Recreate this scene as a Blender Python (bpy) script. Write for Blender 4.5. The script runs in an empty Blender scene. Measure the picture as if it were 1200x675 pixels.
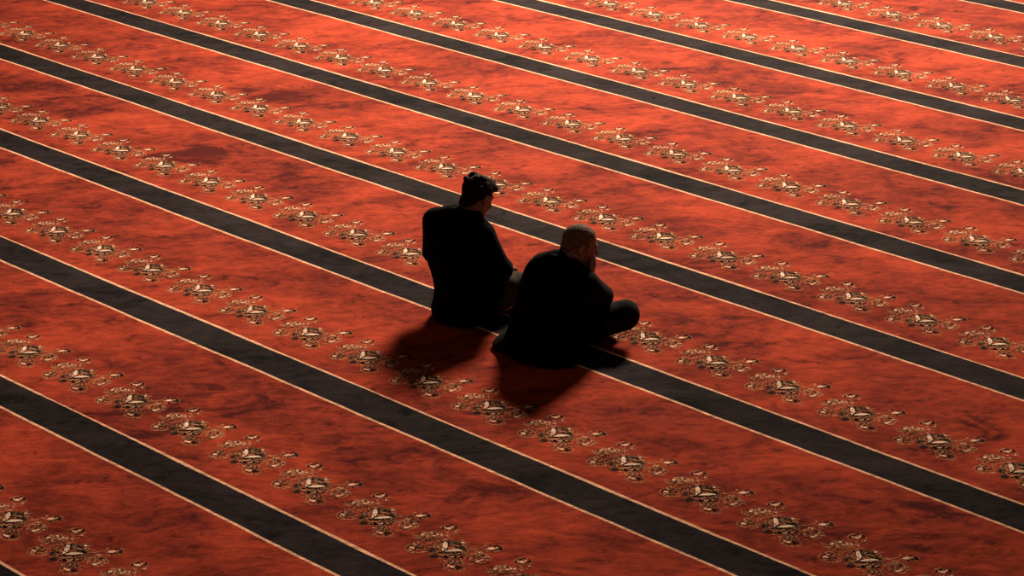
import bpy, math, random
import numpy as np
from mathutils import Matrix, Vector

random.seed(4)
rng = np.random.default_rng(11)
scene = bpy.context.scene
col = scene.collection

# ------------------------------------------------------------------ helpers
def link(o, parent=None):
    col.objects.link(o)
    if parent is not None:
        o.parent = parent
    return o

def tag(o, label=None, cat=None, group=None, kind=None):
    if label: o['label'] = label
    if cat: o['category'] = cat
    if group: o['group'] = group
    if kind: o['kind'] = kind
    return o

def mesh_obj(name, verts, faces, mats, parent=None, smooth=True, midx=None):
    me = bpy.data.meshes.new(name)
    me.from_pydata([tuple(v) for v in verts], [], [tuple(f) for f in faces])
    for m in (mats if isinstance(mats, (list, tuple)) else [mats]):
        me.materials.append(m)
    if midx is not None:
        me.polygons.foreach_set('material_index', np.asarray(midx, dtype=np.int32))
    if smooth:
        me.polygons.foreach_set('use_smooth', np.ones(len(me.polygons), dtype=bool))
    me.update()
    return link(bpy.data.objects.new(name, me), parent)

# ------------------------------------------------------------------ materials
def new_mat(name):
    m = bpy.data.materials.new(name)
    m.use_nodes = True
    nt = m.node_tree
    b = nt.nodes['Principled BSDF']
    return m, nt, b

def noise_node(nt, coord, scale, detail=4, rough=.55, dist=0.0):
    n = nt.nodes.new('ShaderNodeTexNoise')
    n.inputs['Scale'].default_value = scale
    n.inputs['Detail'].default_value = detail
    n.inputs['Roughness'].default_value = rough
    n.inputs['Distortion'].default_value = dist
    nt.links.new(coord, n.inputs['Vector'])
    return n.outputs['Fac']

def ramp(nt, fac, p0, p1, v0, v1):
    r = nt.nodes.new('ShaderNodeMapRange')
    r.interpolation_type = 'SMOOTHSTEP'
    r.inputs['From Min'].default_value = p0
    r.inputs['From Max'].default_value = p1
    r.inputs['To Min'].default_value = v0
    r.inputs['To Max'].default_value = v1
    nt.links.new(fac, r.inputs['Value'])
    return r.outputs['Result']

def mth(nt, op, a, b):
    n = nt.nodes.new('ShaderNodeMath')
    n.operation = op
    for i, v in enumerate((a, b)):
        if isinstance(v, (int, float)):
            n.inputs[i].default_value = v
        else:
            nt.links.new(v, n.inputs[i])
    return n.outputs[0]

KNELT = [(-4.0, .86, .25, .42), (-6.19, 1.05, .24, .38), (-3.13, 1.02, .15, .30), (-6.72, 2.37, .22, .22), (-4.51, 2.09, .22, .32),
         (-3.7, 3.85, .30, .22), (-1.2, 2.72, .24, .22), (.22, 2.28, .22, .28), (.41, .45, .14, .26), (-3.71, 2.78, .26, .22),
         (1.0, .83, .14, .22), (1.29, -1.33, .2, .22), (-5.35, .85, .18, .26), (-2.0, 3.3, .2, .2)]

def carpet_mat(name, lo, hi, contrast=1.0, sheen=.25, bump=.5):
    """Cut-pile yarn: trodden pile lies this way and that, so tone wanders in
    ragged patches, smudges and single tufts."""
    m, nt, b = new_mat(name)
    tc = nt.nodes.new('ShaderNodeTexCoord')
    co = tc.outputs['Object']
    mp = nt.nodes.new('ShaderNodeMapping')
    mp.inputs['Rotation'].default_value = (0, 0, math.radians(-45))
    nt.links.new(co, mp.inputs['Vector'])
    m2 = nt.nodes.new('ShaderNodeMapping')
    m2.inputs['Scale'].default_value = (.75, 1.2, 1)
    nt.links.new(mp.outputs['Vector'], m2.inputs['Vector'])
    v = m2.outputs['Vector']
    n1 = ramp(nt, noise_node(nt, v, 1.25, 6, .62, .6), .40, .64, 0, 1)
    n2 = ramp(nt, noise_node(nt, v, 4.4, 5, .6, .9), .36, .66, 0, 1)
    n3 = ramp(nt, noise_node(nt, v, 17, 4, .6, .5), .34, .68, 0, 1)
    n4 = ramp(nt, noise_node(nt, co, 150, 2, .6, 0), .3, .7, 0, 1)
    s = mth(nt, 'ADD', mth(nt, 'MULTIPLY', n1, .36), mth(nt, 'MULTIPLY', n2, .28))
    s = mth(nt, 'ADD', s, mth(nt, 'MULTIPLY', n3, .22))
    s = mth(nt, 'ADD', s, mth(nt, 'MULTIPLY', n4, .14))
    # crushed, darker scuffs
    n5 = ramp(nt, noise_node(nt, v, 2.3, 5, .65, 1.2), .56, .72, 0, 1)
    s = mth(nt, 'SUBTRACT', s, mth(nt, 'MULTIPLY', n5, .42 * contrast))
    n6 = ramp(nt, noise_node(nt, v, 9.0, 4, .65, 1.0), .56, .70, 0, 1)
    s = mth(nt, 'SUBTRACT', s, mth(nt, 'MULTIPLY', n6, .30 * contrast))
    # crushed patches where people have knelt
    nz = nt.nodes.new('ShaderNodeTexNoise'); nz.inputs['Scale'].default_value = 3.6; nz.inputs['Detail'].default_value = 5
    nt.links.new(v, nz.inputs['Vector'])
    wv = nt.nodes.new('ShaderNodeVectorMath'); wv.operation = 'MULTIPLY_ADD'
    nt.links.new(nz.outputs['Color'], wv.inputs[0]); wv.inputs[1].default_value = (.55, .55, 0); nt.links.new(v, wv.inputs[2])
    for bx, by, br, bs in KNELT:
        c, sn = math.cos(math.pi / 4), math.sin(math.pi / 4)
        dn = nt.nodes.new('ShaderNodeVectorMath'); dn.operation = 'DISTANCE'
        nt.links.new(wv.outputs[0], dn.inputs[0])
        dn.inputs[1].default_value = (.75 * (c * bx + sn * by) + .275, 1.2 * (-sn * bx + c * by) + .275, 0)
        s = mth(nt, 'SUBTRACT', s, ramp(nt, dn.outputs['Value'], br * .45, br * 1.15, bs * contrast, 0))
    mix = nt.nodes.new('ShaderNodeMix')
    mix.data_type = 'RGBA'
    mix.clamp_factor = True
    nt.links.new(s, mix.inputs['Factor'])
    mix.inputs['A'].default_value = (*lo, 1)
    mix.inputs['B'].default_value = (*hi, 1)
    nt.links.new(mix.outputs['Result'], b.inputs['Base Color'])
    b.inputs['Roughness'].default_value = .95
    b.inputs['Specular IOR Level'].default_value = .04
    b.inputs['Sheen Weight'].default_value = sheen
    b.inputs['Sheen Roughness'].default_value = .45
    b.inputs['Sheen Tint'].default_value = (*[min(1, c * 1.6 + .05) for c in hi], 1)
    bp = nt.nodes.new('ShaderNodeBump')
    bp.inputs['Strength'].default_value = bump
    bp.inputs['Distance'].default_value = .02
    h = mth(nt, 'ADD', mth(nt, 'MULTIPLY', n3, .5), mth(nt, 'MULTIPLY', n4, .12))
    h = mth(nt, 'ADD', h, mth(nt, 'MULTIPLY', n2, .9))
    nt.links.new(h, bp.inputs['Height'])
    nt.links.new(bp.outputs['Normal'], b.inputs['Normal'])
    return m

def cloth_mat(name, lo, hi, scale=220, rough=.95, bump=.25, spec=.1, sheen=0.0):
    m, nt, b = new_mat(name)
    tc = nt.nodes.new('ShaderNodeTexCoord')
    co = tc.outputs['Object']
    n1 = noise_node(nt, co, scale, 3, .6)
    n2 = noise_node(nt, co, 9, 4, .6)
    s = mth(nt, 'ADD', mth(nt, 'MULTIPLY', n1, .6), mth(nt, 'MULTIPLY', n2, .4))
    s = ramp(nt, s, .35, .65, 0, 1)
    mix = nt.nodes.new('ShaderNodeMix')
    mix.data_type = 'RGBA'
    nt.links.new(s, mix.inputs['Factor'])
    mix.inputs['A'].default_value = (*lo, 1)
    mix.inputs['B'].default_value = (*hi, 1)
    nt.links.new(mix.outputs['Result'], b.inputs['Base Color'])
    b.inputs['Roughness'].default_value = rough
    b.inputs['Specular IOR Level'].default_value = spec
    b.inputs['Sheen Weight'].default_value = sheen
    bp = nt.nodes.new('ShaderNodeBump')
    bp.inputs['Strength'].default_value = bump
    bp.inputs['Distance'].default_value = .004
    nt.links.new(n1, bp.inputs['Height'])
    nt.links.new(bp.outputs['Normal'], b.inputs['Normal'])
    return m

M_red = carpet_mat('red_pile', (0.0693, 0.0073, 0.0062), (0.5082, 0.0639, 0.0262), 1.0, .05, .22)
M_black = carpet_mat('charcoal_pile', (.0036, .0026, .0032), (.0330, .0232, .0262), 1.5, 0.0, .2)
M_cream = carpet_mat('cream_yarn', (.70, .34, .20), (.96, .55, .35), .25, .10)
M_beige = carpet_mat('beige_yarn', (.76, .52, .37), (.95, .68, .51), .2, .10)
M_pink = carpet_mat('pink_yarn', (.80, .43, .29), (.96, .58, .41), .2, .10)
M_gold = carpet_mat('gold_yarn', (0.4620, 0.1617, 0.0770), (0.6930, 0.3311, 0.1617), .4, .10)
M_olive = carpet_mat('olive_yarn', (0.1001, 0.0477, 0.0262), (0.2002, 0.1001, 0.0554), .4, .05)
M_brown = carpet_mat('dark_brown_yarn', (0.0108, 0.0054, 0.0046), (0.0308, 0.0154, 0.0108), .4, .05)
M_slab, nt_, b_ = new_mat('concrete')
n_ = noise_node(nt_, nt_.nodes.new('ShaderNodeTexCoord').outputs['Object'], 6, 5)
cr_ = nt_.nodes.new('ShaderNodeMix'); cr_.data_type = 'RGBA'
nt_.links.new(n_, cr_.inputs['Factor'])
cr_.inputs['A'].default_value = (.18, .17, .16, 1); cr_.inputs['B'].default_value = (.3, .29, .27, 1)
nt_.links.new(cr_.outputs['Result'], b_.inputs['Base Color'])

# ------------------------------------------------------------------ floor and carpet
X0, X1, Y0, Y1 = -13.0, 7.5, -7.5, 12.0
Y_BASE, PITCH, BAND = -3.495, 1.25, .2434        # centre of the upper cream line of band 0; row pitch; line to line
LINE = .0085                                      # half width of a cream line
vs = [(X0, Y0, -.14), (X1, Y0, -.14), (X1, Y1, -.14), (X0, Y1, -.14),
      (X0, Y0, -.0125), (X1, Y0, -.0125), (X1, Y1, -.0125), (X0, Y1, -.0125)]
fs = [(3, 2, 1, 0), (4, 5, 6, 7), (0, 1, 5, 4), (1, 2, 6, 5), (2, 3, 7, 6), (3, 0, 4, 7)]
tag(mesh_obj('floor', vs, fs, M_slab, smooth=False), kind='structure')

CV, CF, CM = [], [], []
def poly(pts, mat, z):
    i = len(CV)
    CV.extend((p[0], p[1], z) for p in pts)
    CF.append(tuple(range(i, i + len(pts))))
    CM.append(mat)
RED, BLACK, CREAM, BEIGE, PINK, GOLD, OLIVE, BROWN = range(8)

# woven strips: their seams wander by a millimetre or two, as a real edge does
edges = [(Y0, None)]
for k in range(-4, 13):
    u = Y_BASE + k * PITCH
    for y, m_after in ((u - BAND - LINE, CREAM), (u - BAND + LINE, BLACK), (u - LINE, CREAM), (u + LINE, RED)):
        if Y0 + .02 < y < Y1 - .02:
            edges.append((y, m_after))
NX = 410
xs = np.linspace(X0, X1, NX)
def wander(y):
    w = np.zeros(NX)
    r = np.random.default_rng(int((y + 50) * 20))
    for f_ in (1.7, 4.1, 9.3, 19.0):
        w += math.sqrt(1.7 / f_) * .0022 * np.sin(xs * f_ + r.uniform(0, 6.3))
    return y + w
lines = []
first_mat = RED
for y, m_after in edges[1:]:
    lines.append((wander(y), m_after))
prev = np.full(NX, Y0)
cur = first_mat
# mat of the lowest strip
below = [m for y, m in edges[1:2]]
order = {CREAM: 0}
seq = lines + [(np.full(NX, Y1), None)]
base_i = len(CV)
CV.extend((x, y, 0.0) for x, y in zip(xs, prev))
if edges[1][1] == BLACK: cur = CREAM
elif edges[1][1] == RED: cur = CREAM
elif edges[1][1] == CREAM: cur = RED if edges[2][1] == BLACK else BLACK
row_i = base_i
for ys, m_after in seq:
    ni = len(CV)
    CV.extend((x, y, 0.0) for x, y in zip(xs, ys))
    for a in range(NX - 1):
        CF.append((row_i + a, row_i + a + 1, ni + a + 1, ni + a))
        CM.append(cur)
    row_i = ni
    cur = m_after
# bound edge of the carpet
i = len(CV)
CV.extend([(X0, Y0, 0), (X1, Y0, 0), (X1, Y1, 0), (X0, Y1, 0), (X0, Y0, -.012), (X1, Y0, -.012), (X1, Y1, -.012), (X0, Y1, -.012)])
for a, b, c, d in ((0, 1, 5, 4), (1, 2, 6, 5), (2, 3, 7, 6), (3, 0, 4, 7), (7, 6, 5, 4)):
    CF.append((i + a, i + b, i + c, i + d)); CM.append(BLACK)
for a, b, c, d in ():
    pass

# one flower spray, drawn in its own flat coordinates (u to the spray's right, v down it, 1/9.2 mm-ish units)
SPRAY = []
def E(c, rx, ry, ang, mat, n=10, layer=1):
    a = math.radians(ang)
    pts = []
    for t in range(n):
        q = 2 * math.pi * t / n
        x, y = rx * math.cos(q), ry * math.sin(q)
        pts.append((c[0] + x * math.cos(a) - y * math.sin(a), c[1] + x * math.sin(a) + y * math.cos(a)))
    SPRAY.append((pts, mat, layer))
def LENS(p, q, w, mat, bend=0.0, layer=1, n=7):
    p, q = np.array(p, float), np.array(q, float)
    d = q - p; L = np.hypot(*d); nrm = np.array([-d[1], d[0]]) / L
    top, bot = [], []
    for t in np.linspace(0, 1, n):
        mid = p + d * t + nrm * bend * math.sin(math.pi * t)
        ww = w * .5 * math.sin(math.pi * min(max(t, .03), .97)) ** .7
        top.append(mid + nrm * ww); bot.append(mid - nrm * ww)
    for a in range(n - 1):
        SPRAY.append(([tuple(top[a]), tuple(top[a + 1]), tuple(bot[a + 1]), tuple(bot[a])], mat, layer))
def STROKE(pts, w, mat, layer=0):
    pts = [np.array(p, float) for p in pts]
    for a in range(len(pts) - 1):
        d = pts[a + 1] - pts[a]; L = np.hypot(*d) + 1e-9; nrm = np.array([-d[1], d[0]]) / L * w * .42
        e = d / L * w * .25
        SPRAY.append(([tuple(pts[a] - e + nrm), tuple(pts[a + 1] + e + nrm), tuple(pts[a + 1] + e - nrm), tuple(pts[a] - e - nrm)], mat, layer))
def RING(c, rx, ry, w, mat, a0=0, a1=360, n=14, layer=0):
    STROKE([(c[0] + rx * math.cos(math.radians(a0 + (a1 - a0) * t / n)), c[1] + ry * math.sin(math.radians(a0 + (a1 - a0) * t / n))) for t in range(n + 1)], w, mat, layer)

# central flower
E((335, 345), 46, 15, -8, BROWN); E((330, 372), 30, 12, 0, OLIVE, layer=2); E((335, 405), 44, 17, 5, BROWN)
RING((330, 378), 66, 52, 8, OLIVE, 90, 290)
E((382, 300), 18, 36, 20, OLIVE); LENS((350, 300), (420, 255), 14, BROWN, 6, 2)
LENS((395, 330), (385, 270), 12, GOLD, -8, 2)
E((456, 300), 27, 41, 14, BEIGE, 12, 6); LENS((448, 322), (422, 354), 25, BEIGE, 0, 6)
E((462, 300), 36, 50, 14, BROWN, 12, 2)
LENS((455, 262), (520, 250), 20, BROWN, 8, 3)
LENS((492, 290), (660, 335), 44, OLIVE, -8, 1); LENS((500, 270), (620, 300), 26, OLIVE, -10, 1)
LENS((500, 300), (590, 322), 12, BROWN, -4, 3); LENS((520, 275), (640, 312), 10, BROWN, -8, 3); LENS((560, 318), (690, 345), 14, BROWN, -4, 3)
LENS((540, 292), (625, 312), 8, GOLD, -4, 3)
RING((636, 270), 42, 24, 8, GOLD, -190, 100); E((645, 268), 20, 9, 0, PINK, 8, 3); LENS((590, 285), (625, 262), 12, BROWN, 4, 3)
LENS((450, 360), (636, 350), 24, BEIGE, -5, 6)
LENS((440, 364), (640, 356), 44, BROWN, -2, 2)
LENS((620, 348), (690, 352), 18, OLIVE, 6, 3); RING((660, 350), 32, 26, 6, GOLD, -90, 120)
STROKE([(360, 350), (372, 380), (410, 400), (470, 392), (520, 384)], 10, GOLD, 3)
LENS((400, 415), (520, 392), 22, BROWN, 6, 2); LENS((500, 395), (640, 392), 26, OLIVE, 6, 1)
E((450, 412), 42, 16, -4, BROWN, 10, 2); LENS((540, 408), (620, 385), 12, BROWN, 3, 3); E((590, 410), 18, 8, 0, GOLD, 8, 3)
# dark leaves fanned around the heart of the flower
for a, b, w_, m_ in (((470, 262), (560, 236), 20, OLIVE), ((530, 262), (640, 250), 22, OLIVE), ((600, 318), (700, 318), 22, OLIVE), ((610, 372), (690, 380), 20, OLIVE),
                     ((410, 380), (520, 414), 24, OLIVE), ((520, 414), (640, 412), 22, BROWN), ((300, 318), (372, 300), 18, OLIVE), ((372, 372), (448, 352), 20, BROWN),
                     ((480, 430), (570, 440), 16, OLIVE), ((560, 250), (650, 300), 10, BROWN), ((400, 262), (470, 246), 14, BROWN), ((640, 300), (700, 300), 10, BROWN)):
    LENS(a, b, w_, m_, 5, 1)
# spray under it
E((516, 516), 29, 10, 6, PINK, 10, 6); E((480, 500), 14, 7, 30, PINK, 8, 3)
for a, b in (((452, 494), (505, 462)), ((540, 528), (622, 484)), ((515, 490), (560, 452)), ((570, 512), (640, 520))):
    LENS(a, b, 11, BROWN, 4, 3)
for a, b in (((498, 470), (575, 428)), ((540, 492), (610, 450)), ((585, 470), (640, 440)), ((470, 450), (540, 430))):
    LENS(a, b, 14, OLIVE, 4, 2)
RING((540, 495), 108, 62, 7, GOLD, 20, 215); RING((605, 520), 48, 40, 7, GOLD, -60, 140); RING((500, 462), 32, 20, 6, GOLD)
STROKE([(560, 430), (575, 470), (545, 510)], 7, GOLD, 2)
# bud above
E((505, 124), 27, 12, 0, PINK, 10, 6); LENS((480, 120), (455, 108), 14, PINK, 0, 3); LENS((530, 118), (560, 98), 15, PINK, 0, 3)
E((576, 158), 13, 7, 0, PINK, 8, 3)
LENS((420, 134), (470, 100), 12, BROWN, -6, 2); LENS((575, 88), (600, 134), 12, BROWN, -8, 2); LENS((470, 100), (560, 86), 9, BROWN, -8, 2)
RING((512, 120), 96, 40, 7, GOLD, 150, 400)
STROKE([(505, 140), (488, 165), (492, 215), (470, 250)], 7, GOLD, 1); RING((490, 188), 24, 18, 6, GOLD); E((488, 200), 9, 6, 0, PINK, 8, 3)
# buds and curls on the left
E((226, 188), 26, 10, -18, PINK, 10, 6)
for c, rx, ry in (((275, 178), 44, 24), ((338, 172), 38, 24), ((402, 186), 40, 22), ((232, 200), 56, 30), ((300, 206), 44, 20), ((180, 215), 30, 20)):
    RING(c, rx, ry, 7, GOLD)
for c in ((318, 165), (385, 186), (425, 190), (345, 195)):
    E(c, 15, 7, 10, PINK, 8, 3)
for a, b in (((250, 240), (330, 226)), ((330, 222), (390, 214)), ((190, 232), (240, 222)), ((300, 180), (330, 186))):
    LENS(a, b, 9, BROWN, 3, 2)
E((106, 322), 29, 10, 10, PINK, 10, 6)
for a, b in (((70, 298), (125, 282)), ((165, 300), (205, 278)), ((125, 335), (180, 318)), ((60, 322), (75, 300)), ((185, 330), (235, 322))):
    LENS(a, b, 10, BROWN, 3, 3)
RING((200, 312), 44, 28, 7, GOLD); RING((120, 325), 84, 44, 7, GOLD, 60, 330); RING((165, 285), 50, 24, 6, GOLD)
LENS((140, 300), (200, 320), 12, OLIVE, 4, 2); STROKE([(110, 360), (180, 372), (260, 358)], 7, GOLD)
# spray on the right
STROKE([(680, 334), (740, 342), (815, 328), (868, 318), (896, 296)], 7, GOLD, 1); E((884, 298), 13, 9, 0, GOLD, 8, 2)
LENS((892, 334), (982, 328), 26, PINK, 0, 4); E((1034, 328), 26, 17, 30, BROWN, 9, 3); LENS((965, 305), (1020, 295), 12, BROWN, 3, 3)
LENS((975, 345), (1015, 340), 12, OLIVE, 0, 3); RING((985, 325), 82, 32, 6, GOLD, -60, 160)
RING((745, 412), 44, 36, 7, GOLD); RING((810, 420), 92, 56, 7, GOLD, 0, 330); RING((850, 405), 46, 32, 7, GOLD); RING((800, 372), 30, 18, 6, GOLD); RING((690, 455), 60, 34, 6, GOLD, 40, 210)
E((788, 460), 26, 10, -10, PINK, 10, 6); LENS((800, 458), (845, 438), 14, PINK, 0, 4); E((812, 370), 11, 6, 0, PINK, 8, 3); E((872, 412), 12, 6, 0, PINK, 8, 3)
for a, b in (((765, 395), (800, 410)), ((815, 400), (850, 385)), ((740, 440), (775, 448))):
    LENS(a, b, 10, OLIVE, 3, 2)

# loose filigree of clipped yarn ends between the drawn petals
_r = random.Random(9)
for (cx_, cy_, rx_, ry_, n_f) in ((500, 320, 200, 110, 46), (545, 480, 120, 65, 22), (310, 190, 130, 45, 30), (150, 310, 100, 48, 20), (805, 415, 105, 60, 30), (510, 130, 95, 45, 12), (940, 325, 80, 34, 8)):
    for _ in range(n_f):
        a_ = _r.uniform(0, 6.283); q_ = math.sqrt(_r.random())
        x_, y_ = cx_ + rx_ * q_ * math.cos(a_), cy_ + ry_ * q_ * math.sin(a_)
        t_ = _r.uniform(0, 6.283); l_ = _r.uniform(9, 22)
        LENS((x_ - l_ * math.cos(t_), y_ - l_ * .6 * math.sin(t_)), (x_ + l_ * math.cos(t_), y_ + l_ * .6 * math.sin(t_)),
             _r.uniform(6, 10), _r.choice([GOLD, GOLD, GOLD, PINK, OLIVE, BROWN]), _r.uniform(-6, 6), 2.5, 4)

for (cx_, cy_, rx_, ry_, n_f) in ((500, 330, 230, 130, 60), (300, 210, 190, 75, 44), (150, 315, 120, 55, 20), (800, 400, 150, 80, 40), (530, 470, 150, 80, 26), (505, 135, 110, 60, 14), (930, 325, 110, 42, 12)):
    for _ in range(n_f):
        a_ = _r.uniform(0, 6.283); q_ = _r.random() ** .6
        x_, y_ = cx_ + rx_ * q_ * math.cos(a_), cy_ + ry_ * q_ * math.sin(a_)
        t_ = _r.uniform(0, 6.283); l_ = _r.uniform(12, 30)
        LENS((x_ - l_ * math.cos(t_), y_ - l_ * .6 * math.sin(t_)), (x_ + l_ * math.cos(t_), y_ + l_ * .6 * math.sin(t_)),
             _r.uniform(4, 7.5), GOLD, _r.uniform(-9, 9), .5, 4)

JX = (.00033340, .00030698)          # one drawing unit along u, in metres on the carpet
JY = (.00073566, -.00065626)         # one drawing unit along v
SH = []
for pts, mat, layer in SPRAY:
    q = [((x - 450) * JX[0] + (y - 305) * JY[0], (x - 450) * JX[1] + (y - 305) * JY[1]) for x, y in pts]
    area = sum(q[i][0] * q[(i + 1) % len(q)][1] - q[(i + 1) % len(q)][0] * q[i][1] for i in range(len(q)))
    if area < 0: q.reverse()
    SH.append((q, mat, .0010 + layer * .0004))
MS, MO = .49964, .2918
PHASE = {0: .212, 1: .02, 2: .015, 3: 0.0, 4: -.009, 5: -.026, 6: -.03, 7: 0.0, 8: -.03}
for k in range(-3, 12):
    yb = Y_BASE + k * PITCH + MO
    if yb + .45 > Y1 or yb - .3 < Y0: continue
    ph = PHASE.get(k, .05 * k)
    n0 = math.ceil((X0 + .5 - ph) / MS)
    while ph + n0 * MS < X1 - .5:
        x = ph + n0 * MS
        n0 += 1
        for q, mat, z in SH:
            poly([(x + a, yb + b) for a, b in q], mat, z)
carpet = mesh_obj('carpet', CV, CF, [M_red, M_black, M_cream, M_beige, M_pink, M_gold, M_olive, M_brown], smooth=False, midx=CM)
tag(carpet, 'wide red prayer carpet with black bands and rows of flower sprays under both men', 'carpet')

# ------------------------------------------------------------------ figures: implicit surfaces meshed by surface nets
class Field:
    def __init__(self, lo, hi, step):
        self.lo = np.array(lo, float); self.s = step
        self.n = np.ceil((np.array(hi) - self.lo) / step).astype(int) + 1
        self.d = np.full(self.n, .2, dtype=np.float32)
    def _box(self, lo, hi):
        a = np.clip(np.floor((np.array(lo) - self.lo) / self.s).astype(int), 0, self.n)
        b = np.clip(np.ceil((np.array(hi) - self.lo) / self.s).astype(int) + 1, 0, self.n)
        return a, b
    def _apply(self, lo, hi, fn, k, mode):
        m = k + .02
        a, b = self._box(np.array(lo) - m, np.array(hi) + m)
        if np.any(b <= a): return
        ax = [((np.arange(a[i], b[i]) * self.s) + self.lo[i]).astype(np.float32) for i in range(3)]
        P = np.stack(np.meshgrid(*ax, indexing='ij'), -1)
        f = fn(P).astype(np.float32)
        sl = tuple(slice(a[i], b[i]) for i in range(3))
        d = self.d[sl]
        if mode == 'add':
            if k > 0:
                h = np.clip(.5 + .5 * (f - d) / k, 0, 1)
                self.d[sl] = f * (1 - h) + d * h - k * h * (1 - h)
            else: self.d[sl] = np.minimum(d, f)
        else:
            g = -f
            if k > 0:
                h = np.clip(.5 - .5 * (g - d) / k, 0, 1)
                self.d[sl] = g * (1 - h) + d * h + k * h * (1 - h)
            else: self.d[sl] = np.maximum(d, g)
    def cone(self, a, b, ra, rb, k=.02, mode='add'):
        a = np.array(a, float); b = np.array(b, float); R = max(ra, rb)
        ab = b - a; L2 = float(ab @ ab) + 1e-12
        def fn(P):
            t = np.clip(((P - a) @ ab) / L2, 0, 1)
            return np.linalg.norm(P - a - t[..., None] * ab, axis=-1) - (ra + (rb - ra) * t)
        self._apply(np.minimum(a, b) - R, np.maximum(a, b) + R, fn, k, mode)
    def chain(self, pts, rs, k=.02):
        for i in range(len(pts) - 1): self.cone(pts[i], pts[i + 1], rs[i], rs[i + 1], k)
    def ell(self, c, r, R=None, k=.02, mode='add'):
        c = np.array(c, float); r = np.array(r, float); m = r.max()
        Rm = np.eye(3) if R is None else np.array(R)
        def fn(P):
            q = (P - c) @ Rm
            k0 = np.linalg.norm(q / r, axis=-1); k1 = np.linalg.norm(q / (r * r), axis=-1) + 1e-9
            return k0 * (k0 - 1) / k1
        self._apply(c - m, c + m, fn, k, mode)
    def half(self, p, n, k=.01):
        """cut away everything on the side the normal n points to"""
        p = np.array(p, float); n = np.array(n, float); n /= np.linalg.norm(n)
        g = None
        ax = [((np.arange(self.n[i]) * self.s) + self.lo[i] - p[i]).astype(np.float32) * n[i] for i in range(3)]
        g = ax[0][:, None, None] + ax[1][None, :, None] + ax[2][None, None, :]
        h = np.clip(.5 - .5 * (g - self.d) / k, 0, 1)
        self.d = (g * (1 - h) + self.d * h + k * h * (1 - h)).astype(np.float32)
    def ripple(self, fn):
        ax = [((np.arange(self.n[i]) * self.s) + self.lo[i]).astype(np.float32) for i in range(3)]
        self.d += fn(ax[0][:, None, None], ax[1][None, :, None], ax[2][None, None, :]).astype(np.float32)
    def mesh(self):
        d = self.d
        s = d < 0
        c = np.zeros(np.array(d.shape) - 1, dtype=np.int8)
        for i in (0, 1):
            for j in (0, 1):
                for k in (0, 1):
                    c += s[i:d.shape[0] - 1 + i, j:d.shape[1] - 1 + j, k:d.shape[2] - 1 + k]
        act = (c > 0) & (c < 8)
        idx = np.argwhere(act)
        vid = np.full(c.shape, -1, dtype=np.int64); vid[act] = np.arange(len(idx))
        acc = np.zeros((len(idx), 3)); cnt = np.zeros(len(idx))
        cor = [(i, j, k) for i in (0, 1) for j in (0, 1) for k in (0, 1)]
        for a in cor:
            for ax in range(3):
                if a[ax] == 1: continue
                b = list(a); b[ax] = 1
                ia = idx + a; ib = idx + b
                va = d[ia[:, 0], ia[:, 1], ia[:, 2]]; vb = d[ib[:, 0], ib[:, 1], ib[:, 2]]
                m = (va < 0) != (vb < 0)
                t = np.where(m, va / np.where(m, va - vb, 1), 0)
                p = np.array(a)[None] + t[:, None] * (np.array(b) - np.array(a))[None]
                acc[m] += p[m]; cnt[m] += 1
        V = (idx + acc / cnt[:, None]) * self.s + self.lo
        F = []
        for ax in range(3):
            o1, o2 = [(1, 2), (2, 0), (0, 1)][ax]
            sl0 = [slice(None)] * 3; sl1 = [slice(None)] * 3
            sl0[ax] = slice(0, -1); sl1[ax] = slice(1, None)
            A = s[tuple(sl0)]; B = s[tuple(sl1)]
            e = np.argwhere(A != B)
            e = e[(e[:, o1] > 0) & (e[:, o2] > 0) & (e[:, o1] < c.shape[o1]) & (e[:, o2] < c.shape[o2])]
            q = []
            for da, db in ((0, 0), (1, 0), (1, 1), (0, 1)):
                z = e.copy(); z[:, o1] -= da; z[:, o2] -= db
                q.append(vid[z[:, 0], z[:, 1], z[:, 2]])
            q = np.stack(q, 1)
            inside = A[e[:, 0], e[:, 1], e[:, 2]]
            q[~inside] = q[~inside][:, ::-1]
            F.append(q)
        return V, np.concatenate(F)

def smooth_mesh(V, F, it=2, lam=.5):
    e = np.concatenate([F[:, [0, 1]], F[:, [1, 2]], F[:, [2, 3]], F[:, [3, 0]]])
    for _ in range(it):
        acc = np.zeros_like(V); cnt = np.zeros(len(V))
        np.add.at(acc, e[:, 0], V[e[:, 1]]); np.add.at(acc, e[:, 1], V[e[:, 0]])
        np.add.at(cnt, e[:, 0], 1); np.add.at(cnt, e[:, 1], 1)
        V = V + lam * (acc / np.maximum(cnt, 1)[:, None] - V)
    return V

def field_obj(name, fld, mat, parent, it=2):
    V, F = fld.mesh()
    V = smooth_mesh(V, F, it)
    return mesh_obj(name, V, F, mat, parent)

def head_frame(c, yaw, pitch, roll=0.0):
    """columns: head-right, head-forward, head-up; yaw>0 turns to its left, pitch>0 nods down"""
    R = Matrix.Rotation(yaw, 3, 'Z') @ Matrix.Rotation(-pitch, 3, 'X') @ Matrix.Rotation(roll, 3, 'Y')
    R = np.array(R); c = np.array(c, float)
    return (lambda *p: c + R @ np.array(p, float)), R

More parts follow.
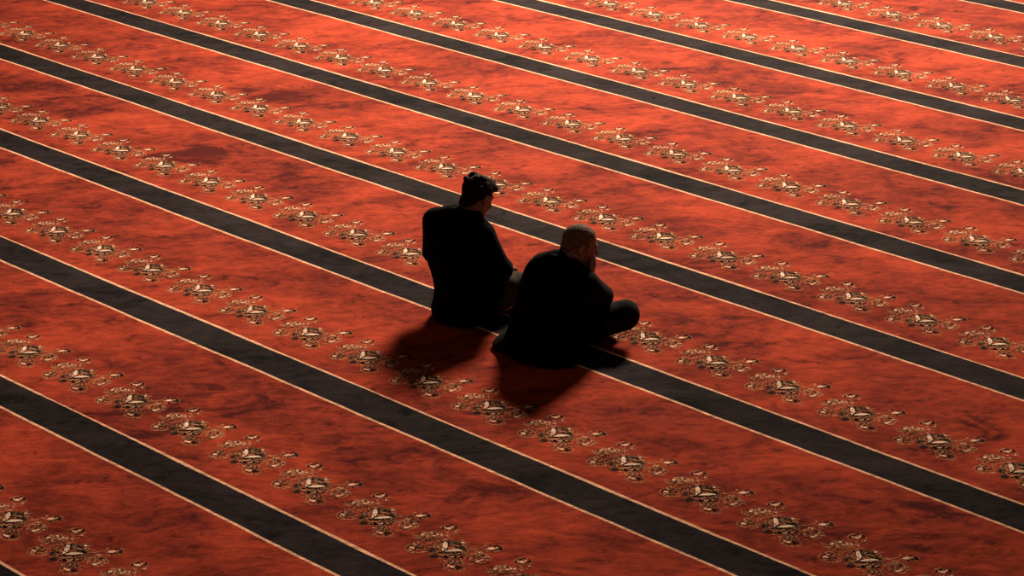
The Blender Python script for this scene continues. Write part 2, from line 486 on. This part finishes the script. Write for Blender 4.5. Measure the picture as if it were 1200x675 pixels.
def add_head(f, T, R, nape, neck_r=(.055, .062)):
    f.cone(T(0, -.03, -.03), nape, *neck_r, k=.03)
    f.ell(T(0, -.012, .028), (.073, .095, .083), R, .02)
    f.ell(T(0, .028, -.035), (.060, .064, .080), R, .03)
    for s in (-1, 1):
        f.cone(T(s * .050, .005, -.062), T(s * .012, .072, -.104), .018, .015, .03)
        f.ell(T(s * .043, .058, -.028), (.020, .022, .022), R, .02)
    f.ell(T(0, .078, -.104), (.018, .014, .014), R, .02)
    f.cone(T(-.040, .074, .026), T(.040, .074, .026), .011, .011, .015)
    for s in (-1, 1):
        f.ell(T(s * .032, .090, .004), (.017, .014, .011), R, .012, 'sub')
        f.ell(T(s * .031, .074, .003), (.013, .013, .011), R, .004)
        f.cone(T(s * .018, .087, .0085), T(s * .045, .078, .008), .0035, .003, .004)     # upper lid
    f.cone(T(0, .088, .014), T(0, .112, -.030), .0075, .0105, .010)
    for s in (-1, 1):
        f.ell(T(s * .012, .099, -.034), (.0085, .011, .008), R, .008)
    f.cone(T(-.019, .087, -.063), T(.019, .087, -.063), .0055, .0055, .006)
    f.cone(T(-.016, .087, -.0745), T(.016, .087, -.0745), .0065, .0065, .006)
    f.cone(T(-.023, .094, -.0685), T(.023, .094, -.0685), .0022, .0022, .003, 'sub')
    for s in (-1, 1):
        f.ell(T(s * .079, -.008, -.004), (.009, .020, .033), R, .008)
        f.ell(T(s * .089, -.004, -.001), (.007, .011, .019), R, .004, 'sub')

def add_hand(f, wrist, d, n, thumb_side, curls, thumb_curl=.5, sc=1.0, spread=.10):
    """palm from the wrist along d; n is the way the palm faces; the fingers close towards n"""
    d = np.array(d, float); d /= np.linalg.norm(d)
    n = np.array(n, float); n -= d * (n @ d); n /= np.linalg.norm(n)
    s = np.cross(d, n) * thumb_side
    w = np.array(wrist, float)
    B = np.stack([s, d, n], 1)
    f.ell(w + d * .048 * sc, (.041 * sc, .056 * sc, .0165 * sc), B, .012)
    f.cone(w - d * .03, w + d * .02 * sc, .026, .022 * sc, .02)
    f.ell(w + d * .032 * sc + s * .024 * sc + n * .007, (.018 * sc, .030 * sc, .014 * sc), B, .010)
    ends = []
    for i, (off, ln) in enumerate(((.030, .92), (.010, 1.0), (-.010, .94), (-.029, .76))):
        p = w + d * (.088 - abs(off - .008) * .25) * sc + s * off * sc
        ang = 0.0
        dd = d + s * (off * spread * 10)
        dd /= np.linalg.norm(dd)
        for L, r0, r1, c in ((.043, .0095, .0088, curls[0]), (.027, .0088, .0080, curls[1]), (.021, .0080, .0066, curls[2])):
            ang += c
            q = p + (dd * math.cos(ang) + n * math.sin(ang)) * L * ln * sc
            f.cone(p, q, r0 * sc, r1 * sc, .003)
            p = q
        ends.append(p)
    p = w + d * .025 * sc + s * .030 * sc + n * .004
    a = .75
    for L, r0, r1 in ((.040, .0125, .0105), (.032, .0105, .0095), (.025, .0095, .0075)):
        q = p + (d * math.cos(a) + s * math.sin(a) * (1 - thumb_curl * .4) + n * thumb_curl * .6) * L * sc
        f.cone(p, q, r0 * sc, r1 * sc, .004)
        p = q; a -= thumb_curl * .8
    return ends

# fabrics, skin, hair
M_skin, nt_, b_ = new_mat('skin')
co_ = nt_.nodes.new('ShaderNodeTexCoord').outputs['Object']
mx_ = nt_.nodes.new('ShaderNodeMix'); mx_.data_type = 'RGBA'
nt_.links.new(ramp(nt_, noise_node(nt_, co_, 34, 4, .6), .35, .65, 0, 1), mx_.inputs['Factor'])
mx_.inputs['A'].default_value = (.24, .115, .072, 1); mx_.inputs['B'].default_value = (.33, .175, .115, 1)
nt_.links.new(mx_.outputs['Result'], b_.inputs['Base Color'])
b_.inputs['Roughness'].default_value = .5
b_.inputs['Subsurface Weight'].default_value = .08
b_.inputs['Subsurface Radius'].default_value = (.010, .004, .002)
M_coat = cloth_mat('black_wool', (.0014, .0013, .0014), (.0034, .0030, .0031), 300, .95, .3, .06)
M_jacket = cloth_mat('black_jacket_cloth', (.0014, .0013, .0014), (.0032, .0029, .0030), 260, .9, .3, .08)
M_trousers = cloth_mat('grey_brown_trouser_cloth', (.036, .026, .019), (.068, .051, .037), 260, .95, .3, .1)
M_dark_trousers = cloth_mat('black_trouser_cloth', (.004, .0035, .0035), (.008, .007, .007), 260, .95, .3, .08)
M_sock = cloth_mat('dark_sock_knit', (.008, .008, .009), (.016, .015, .017), 400, .95, .4, .05)
M_eye, _, b_ = new_mat('eye'); b_.inputs['Base Color'].default_value = (.55, .5, .45, 1); b_.inputs['Roughness'].default_value = .2

def hair_mat(name, lo, hi):
    m, nt, b = new_mat(name)
    co = nt.nodes.new('ShaderNodeTexCoord').outputs['Object']
    mp = nt.nodes.new('ShaderNodeMapping'); mp.inputs['Scale'].default_value = (1, .35, .8)
    nt.links.new(co, mp.inputs['Vector'])
    nz = noise_node(nt, mp.outputs['Vector'], 190, 3, .65, .3)
    mix = nt.nodes.new('ShaderNodeMix'); mix.data_type = 'RGBA'
    nt.links.new(ramp(nt, nz, .35, .68, 0, 1), mix.inputs['Factor'])
    mix.inputs['A'].default_value = (*lo, 1); mix.inputs['B'].default_value = (*hi, 1)
    nt.links.new(mix.outputs['Result'], b.inputs['Base Color'])
    b.inputs['Roughness'].default_value = .75
    b.inputs['Specular IOR Level'].default_value = .10
    bp = nt.nodes.new('ShaderNodeBump'); bp.inputs['Strength'].default_value = .7; bp.inputs['Distance'].default_value = .006
    nt.links.new(nz, bp.inputs['Height']); nt.links.new(bp.outputs['Normal'], b.inputs['Normal'])
    return m
M_hair_dark = hair_mat('dark_brown_hair', (.006, .004, .003), (.022, .013, .009))
M_hair_grey = hair_mat('grey_hair', (.05, .032, .023), (.28, .18, .125))

def person(name, loc, rz, label):
    o = bpy.data.objects.new(name, None)
    o.empty_display_size = .2
    o.location = loc; o.rotation_euler = (0, 0, rz)
    link(o); tag(o, label, 'person')
    return o

def folds(seed, amp, fx=9.0):
    r = np.random.default_rng(seed)
    W = [(r.normal(0, fx), r.normal(0, fx), r.normal(0, fx * .8), r.uniform(0, 6.28)) for _ in range(7)]
    def fn(x, y, z):
        o = 0
        for a, b, c, p in W: o = o + np.sin(a * x + b * y + c * z + p)
        return o * amp / 2.6
    return fn

# ---------------------------------------------------------------- younger man, kneeling, head bowed
def build_kneeling(root):
    HC = (.018, .085, .704)
    T, R = head_frame(HC, math.radians(-3), math.radians(31))
    nape = (-.012, .000, .575)
    b = Field((-.38, -.36, -.01), (.40, .62, .92), .0042)
    add_head(b, T, R, nape)
    # trunk, limbs
    b.ell((0, -.02, .21), (.155, .12, .12), k=.05)
    b.cone((0, -.02, .25), (0, -.01, .42), .115, .12, .05)
    b.ell((-.03, -.015, .46), (.155, .095, .13), k=.05)
    b.cone((-.17, -.02, .54), (.09, .0, .52), .05, .05, .05)
    for s in (-1, 1):
        sh, el, wr = ((.115, .005, .515), (.222, .03, .328), (.095, .21, .250)) if s > 0 else ((-.195, -.015, .535), (-.256, .0, .33), (-.14, .21, .240))
        b.chain([sh, el, wr], [.048, .040, .026], .02)
        b.chain([(s * .09, -.01, .19), (s * .145, .37, .10)], [.078, .056], .03)
        b.chain([(s * .145, .37, .085), (s * .10, .02, .06), (s * .07, -.08, .045)], [.05, .05, .034], .02)
        b.chain([(s * .07, -.08, .042), (s * .045, -.165, .028)], [.032, .022], .02)
        add_hand(b, wr, (-s * .25, .93, -.32), (-s * .05, -.30, -.95), s, (.25, .35, .25), .4, 1.0)
    field_obj('body', b, M_skin, root, 2)
    # trousers
    t = Field((-.30, -.25, -.01), (.30, .50, .36), .006)
    t.ell((0, -.02, .21), (.17, .135, .11), k=.04)
    for s in (-1, 1):
        t.chain([(s * .09, -.01, .19), (s * .15, .37, .105)], [.095, .072], .03)
        t.chain([(s * .15, .37, .09), (s * .11, .02, .070), (s * .075, -.08, .058)], [.068, .064, .048], .02)
    t.ripple(folds(3, .0035, 16)); t.half((0, 0, .003), (0, 0, -1), .006)
    field_obj('trousers', t, M_trousers, root, 2)
    for s in (-1, 1):
        k = Field((s * .06 - .07, -.23, -.005), (s * .06 + .07, -.03, .11), .004)
        k.chain([(s * .07, -.075, .044), (s * .062, -.115, .036), (s * .045, -.170, .028)], [.040, .036, .026], .015)
        k.half((0, 0, .002), (0, 0, -1), .004)
        field_obj('sock', k, M_sock, root)
    # coat
    c = Field((-.44, -.36, -.01), (.44, .42, .72), .0058)
    c.ell((0, -.02, .20), (.205, .160, .17), k=.05)
    c.ell((-.030, -.040, .35), (.206, .155, .18), k=.06)
    c.ell((-.035, -.035, .475), (.212, .145, .13), k=.06)
    c.cone((-.200, -.030, .548), (.105, .0, .525), .076, .074, .05)
    c.cone((-.04, -.015, .590), (.02, -.005, .590), .070, .066, .05)
    c.cone((-.150, -.030, .575), (-.035, -.015, .618), .060, .062, .05)
    # the skirt of the coat falls over the heels to the carpet
    c.ell((0, -.035, .06), (.205, .155, .16), k=.05)
    c.ell((.0, -.12, .03), (.165, .085, .10), k=.05)
    c.chain([(-.215, -.02, .535), (-.256, -.01, .33)], [.078, .068], .03)
    c.chain([(-.256, .0, .325), (-.150, .20, .242)], [.066, .050], .02)
    c.chain([(.118, .0, .512), (.226, .03, .33)], [.078, .068], .03)
    c.chain([(.226, .03, .325), (.110, .19, .255)], [.068, .048], .02)
    c.chain([(-.13, .02, .17), (-.165, .20, .13)], [.10, .08], .05)
    c.chain([(.12, .0, .17), (.135, .06, .15)], [.09, .08], .04)
    # waist crease
    c.cone((-.20, -.19, .27), (.19, -.20, .24), .008, .008, .03, 'sub')
    c.cone((0, -.21, .02), (0, -.205, .22), .006, .004, .012, 'sub')
    # open front and neck hole
    c.ell((-.02, .050, .45), (.135, .100, .17), k=.04)
    c.ripple(folds(8, .0062, 15))
    c.half((0, 0, .003), (0, 0, -1), .008)
    coat = field_obj('coat', c, M_coat, root, 3)
    k = Field((-.13, -.16, .52), (.13, .16, .74), .004)
    for i in range(-7, 8):
        a0, a1 = i * .30, (i + 1) * .30
        p = lambda a: (.074 * math.sin(a) - .006, .018 - .080 * math.cos(a), .655 - .026 * (1 - math.cos(a)))
        if i < 7:
            k.cone(p(a0), p(a1), .017, .017, .01)
            q = lambda a: (.082 * math.sin(a) - .008, .012 - .090 * math.cos(a), .620 - .024 * (1 - math.cos(a)))
            k.cone(q(a0), q(a1), .020, .020, .02)
    field_obj('collar', k, M_coat, coat, 2)
    # hair: swept up, longer on top
    h = Field(np.array(HC) - .17, np.array(HC) + .17, .0034)
    h.ell(T(0, -.020, .038), (.0815, .106, .090), R, 0)
    h.ell(T(0, -.062, -.052), (.058, .046, .070), R, .02)
    h.half(T(0, .064, .066), R @ np.array([0, .685, -.728]), .012)
    h.ell(T(0, .046, .092), (.052, .046, .026), R, .025)
    h.ell(T(.016, .084, .080), (.036, .024, .022), R, .02)
    for s in (-1, 1):
        h.ell(T(s * .0665, .016, .014), (.009, .012, .030), R, .012)
    h.ell(T(0, .0, .0), (.068, .09, .072), R, 0, 'sub')
    rr = np.random.default_rng(5)
    for _ in range(46):
        th = rr.uniform(-2.6, 2.6); up = rr.uniform(.15, 1.0)
        x = .074 * math.sin(th) * math.sqrt(max(0, 1 - up * up * .8)); y = -.02 + .100 * math.cos(th) * math.sqrt(max(0, 1 - up * up * .8)); z = .036 + .086 * up
        if z < .066 + (y - .064) * .94 + .02: continue
        h.cone(T(x * .95, y - .02, z - .004), T(x * 1.0, y + .020, z + .001), .012, .006, .010)
    h.ripple(lambda x, y, z: .0016 * np.sin(210 * x + 60 * np.sin(9 * y)) * np.sin(70 * z + 110 * y))
    field_obj('hair', h, M_hair_dark, root, 1)
    for s in (-1, 1):
        e = Field(T(s * .032, .08, .026) - .05, T(s * .032, .08, .026) + .05, .0025)
        e.chain([T(s * .014, .090, .022), T(s * .032, .088, .028), T(s * .048, .078, .024)], [.0045, .0045, .003], .004)
        field_obj('eyebrow', e, M_hair_dark, root, 1)

# ---------------------------------------------------------------- older man, cross-legged, cheek on his hand
def build_crosslegged(root):
    HC = (.110, .165, .600)
    T, R = head_frame(HC, math.radians(-38), math.radians(20), math.radians(4))
    nape = (.060, .070, .475)
    b = Field((-.48, -.24, -.01), (.50, .62, .76), .0042)
    add_head(b, T, R, nape, (.056, .066))
    b.ell((0, 0, .13), (.16, .13, .12), k=.05)
    b.cone((0, 0, .16), (.03, .03, .32), .12, .125, .05)
    b.ell((.04, .055, .37), (.16, .105, .13), R=np.array(Matrix.Rotation(math.radians(-25), 3, 'X')), k=.05)
    b.cone((-.10, .05, .44), (.20, .09, .42), .05, .05, .05)
    wr_r = T(.058, .092, -.150)
    b.chain([(.195, .095, .41), (.185, .245, .275), wr_r], [.05, .042, .027], .02)
    b.chain([(-.095, .05, .425), (-.175, .09, .245), (-.10, .235, .195)], [.05, .042, .027], .02)
    for s in (-1, 1):
        kn = (s * .30 if s < 0 else .280, .340, .165)
        an = (-s * .06, .40 - .05 * s, .075 + .02 * (s < 0))
        b.chain([(s * .09, .03, .12), kn], [.082, .058], .03)
        b.chain([kn, an], [.055, .034], .02)
        b.chain([an, (-s * .16, .36 - .05 * s, .055 + .02 * (s < 0))], [.032, .024], .02)
    # right hand closes against cheek and mouth, left lies in the lap
    tgt = T(.036, .104, -.040)
    add_hand(b, wr_r, tgt - wr_r, T(0, .0, -.04) - tgt, 1, (.45, .95, .6), .3, .98, .04)
    add_hand(b, (-.10, .235, .195), (.9, .12, -.28), (-.1, -.1, -1), -1, (.25, .35, .25), .4, .98)
    field_obj('body', b, M_skin, root, 2)
    t = Field((-.46, -.22, -.01), (.46, .56, .32), .006)
    t.ell((0, 0, .12), (.18, .15, .11), k=.05)
    for s in (-1, 1):
        kn = (s * .30 if s < 0 else .280, .340, .160)
        an = (-s * .06, .40 - .05 * s, .08 + .02 * (s < 0))
        t.chain([(s * .09, .03, .12), kn], [.105, .088], .03)
        t.chain([kn, an], [.084, .056], .02)
    t.ripple(folds(21, .0035, 15)); t.half((0, 0, .003), (0, 0, -1), .006)
    field_obj('trousers', t, M_dark_trousers, root, 2)
    for s in (-1, 1):
        an = np.array((-s * .075, .40 - .05 * s, .078 + .02 * (s < 0))); to = np.array((-s * .19, .35 - .05 * s, .052 + .02 * (s < 0)))
        k = Field(np.minimum(an, to) - .07, np.maximum(an, to) + .07, .004)
        k.chain([an, (an + to) / 2, to], [.040, .037, .028], .015)
        k.half((0, 0, .002), (0, 0, -1), .004)
        field_obj('sock', k, M_sock, root)
    c = Field((-.46, -.36, -.01), (.48, .50, .62), .0058)
    Rb = np.array(Matrix.Rotation(math.radians(-24), 3, 'X'))
    c.ell((0, -.01, .14), (.215, .180, .16), k=.05)
    c.ell((.015, .005, .27), (.205, .160, .17), Rb, .06)
    c.ell((.045, .045, .375), (.215, .150, .14), Rb, .06)
    c.cone((-.085, .045, .428), (.175, .085, .412), .080, .080, .05)
    c.cone((-.055, .035, .472), (.04, .060, .515), .074, .070, .05)
    c.ell((-.01, -.06, .035), (.255, .190, .11), k=.05)
    c.ell((-.19, -.10, .015), (.105, .11, .04), k=.04)
    c.ell((.14, -.08, .03), (.15, .14, .08), k=.05)
    c.chain([(.190, .095, .410), (.190, .235, .285)], [.080, .070], .03)
    c.chain([(.190, .24, .28), tuple(np.array(wr_r) * .85 + np.array((.190, .24, .28)) * .15)], [.068, .046], .02)
    c.chain([(-.092, .05, .422), (-.178, .085, .245)], [.076, .068], .03)
    c.chain([(-.178, .09, .24), (-.12, .215, .20)], [.068, .050], .02)
    c.chain([(.10, .02, .14), (.20, .16, .14)], [.125, .10], .05)
    c.chain([(-.10, .02, .14), (-.20, .16, .14)], [.125, .10], .05)
    c.cone((.10, .08, .28), (.19, .20, .25), .085, .075, .04)
    c.cone((-.21, -.16, .22), (.20, -.17, .20), .008, .008, .03, 'sub')
    c.cone((.02, -.20, .02), (.02, -.19, .20), .006, .004, .012, 'sub')
    c.ell(T(0, .07, -.135), (.055, .075, .055), R, .02, 'sub')
    c.ripple(folds(14, .0064, 15))
    c.half((0, 0, .003), (0, 0, -1), .008)
    coat = field_obj('coat', c, M_jacket, root, 3)
    k = Field((-.09, -.10, .40), (.22, .24, .62), .004)
    for i in range(-7, 7):
        a0, a1 = i * .30, (i + 1) * .30
        def p(a, r1, r2, z):
            return (.066 + r1 * math.sin(a), .088 - r2 * math.cos(a), z - .030 * (1 - math.cos(a)))
        k.cone(p(a0, .070, .076, .560), p(a1, .070, .076, .560), .015, .015, .01)
        k.cone(p(a0, .080, .088, .530), p(a1, .080, .088, .530), .019, .019, .02)
    field_obj('collar', k, M_jacket, coat, 2)
    # short grey hair, thin on top
    h = Field(np.array(HC) - .16, np.array(HC) + .16, .0034)
    h.ell(T(0, -.016, .031), (.0765, .0995, .0855), R, 0)
    h.ell(T(0, -.058, -.040), (.058, .046, .066), R, .02)
    h.half(T(0, .050, .074), R @ np.array([0, .70, -.714]), .010)
    for s in (-1, 1):
        h.ell(T(s * .0665, .016, .012), (.008, .012, .030), R, .012)
    h.ell(T(0, .0, .0), (.066, .088, .070), R, 0, 'sub')
    h.ripple(lambda x, y, z: .0012 * np.sin(260 * x + 50 * np.sin(11 * y)) * np.sin(90 * z + 120 * y))
    field_obj('hair', h, M_hair_grey, root, 1)
    for s in (-1, 1):
        e = Field(T(s * .032, .08, .026) - .05, T(s * .032, .08, .026) + .05, .0025)
        e.chain([T(s * .014, .090, .022), T(s * .032, .088, .028), T(s * .048, .078, .024)], [.0050, .0050, .0035], .004)
        field_obj('eyebrow', e, M_hair_grey, root, 1)

# feet of the two figures on the carpet (metres from the middle of the carpet)
man = person('person', (-.4623, .1078, .0046), math.radians(5),
             'kneeling person with thick dark hair in a long black coat, head bowed')
build_kneeling(man)
elder = person('person', (.2330, .0560, .0046), math.radians(5),
               'person with short grey hair in a black jacket sitting cross-legged, hand against the face')
build_crosslegged(elder)

# ------------------------------------------------------------------ light
w = bpy.data.worlds.new('hall_air'); scene.world = w
w.use_nodes = True
w.node_tree.nodes['Background'].inputs['Color'].default_value = (1.0, .72, .58, 1)
w.node_tree.nodes['Background'].inputs['Strength'].default_value = .052

# low daylight from one high window ahead of the men and to their right
ld = bpy.data.lights.new('window_daylight', 'SPOT')
ld.energy = 121000; ld.color = (1.0, .80, .60); ld.shadow_soft_size = 3.4
ld.spot_size = math.radians(33.7); ld.spot_blend = 1.0
lo_ = link(bpy.data.objects.new('window_daylight', ld))
lo_.location = (-11.2, 21.9, 15.4)
lo_.rotation_euler = (Vector((-4.35, 5.95, 0)) - Vector(lo_.location)).to_track_quat('-Z', 'Y').to_euler()

# ------------------------------------------------------------------ camera
cd = bpy.data.cameras.new('camera'); cam = bpy.data.objects.new('camera', cd); link(cam)
cd.sensor_fit = 'HORIZONTAL'; cd.sensor_width = 36.0; cd.lens = 2900 / 1200 * 36
cd.clip_end = 200
right = Vector((.70305579, .71072937, -.02400674)); up = Vector((-.25041346, .27902365, .92705928)); back = Vector((.6655867, -.64576278, .37414539))
mw = Matrix((right, up, back)).transposed().to_4x4()
mw.translation = Vector((9.26058, -8.97386, 5.52845))
cam.matrix_world = mw
scene.camera = cam

scene.view_settings.view_transform = 'Standard'
scene.view_settings.look = 'None'
scene.view_settings.gamma = 1
scene.view_settings.use_curve_mapping = False
scene.view_settings.exposure = 0.0
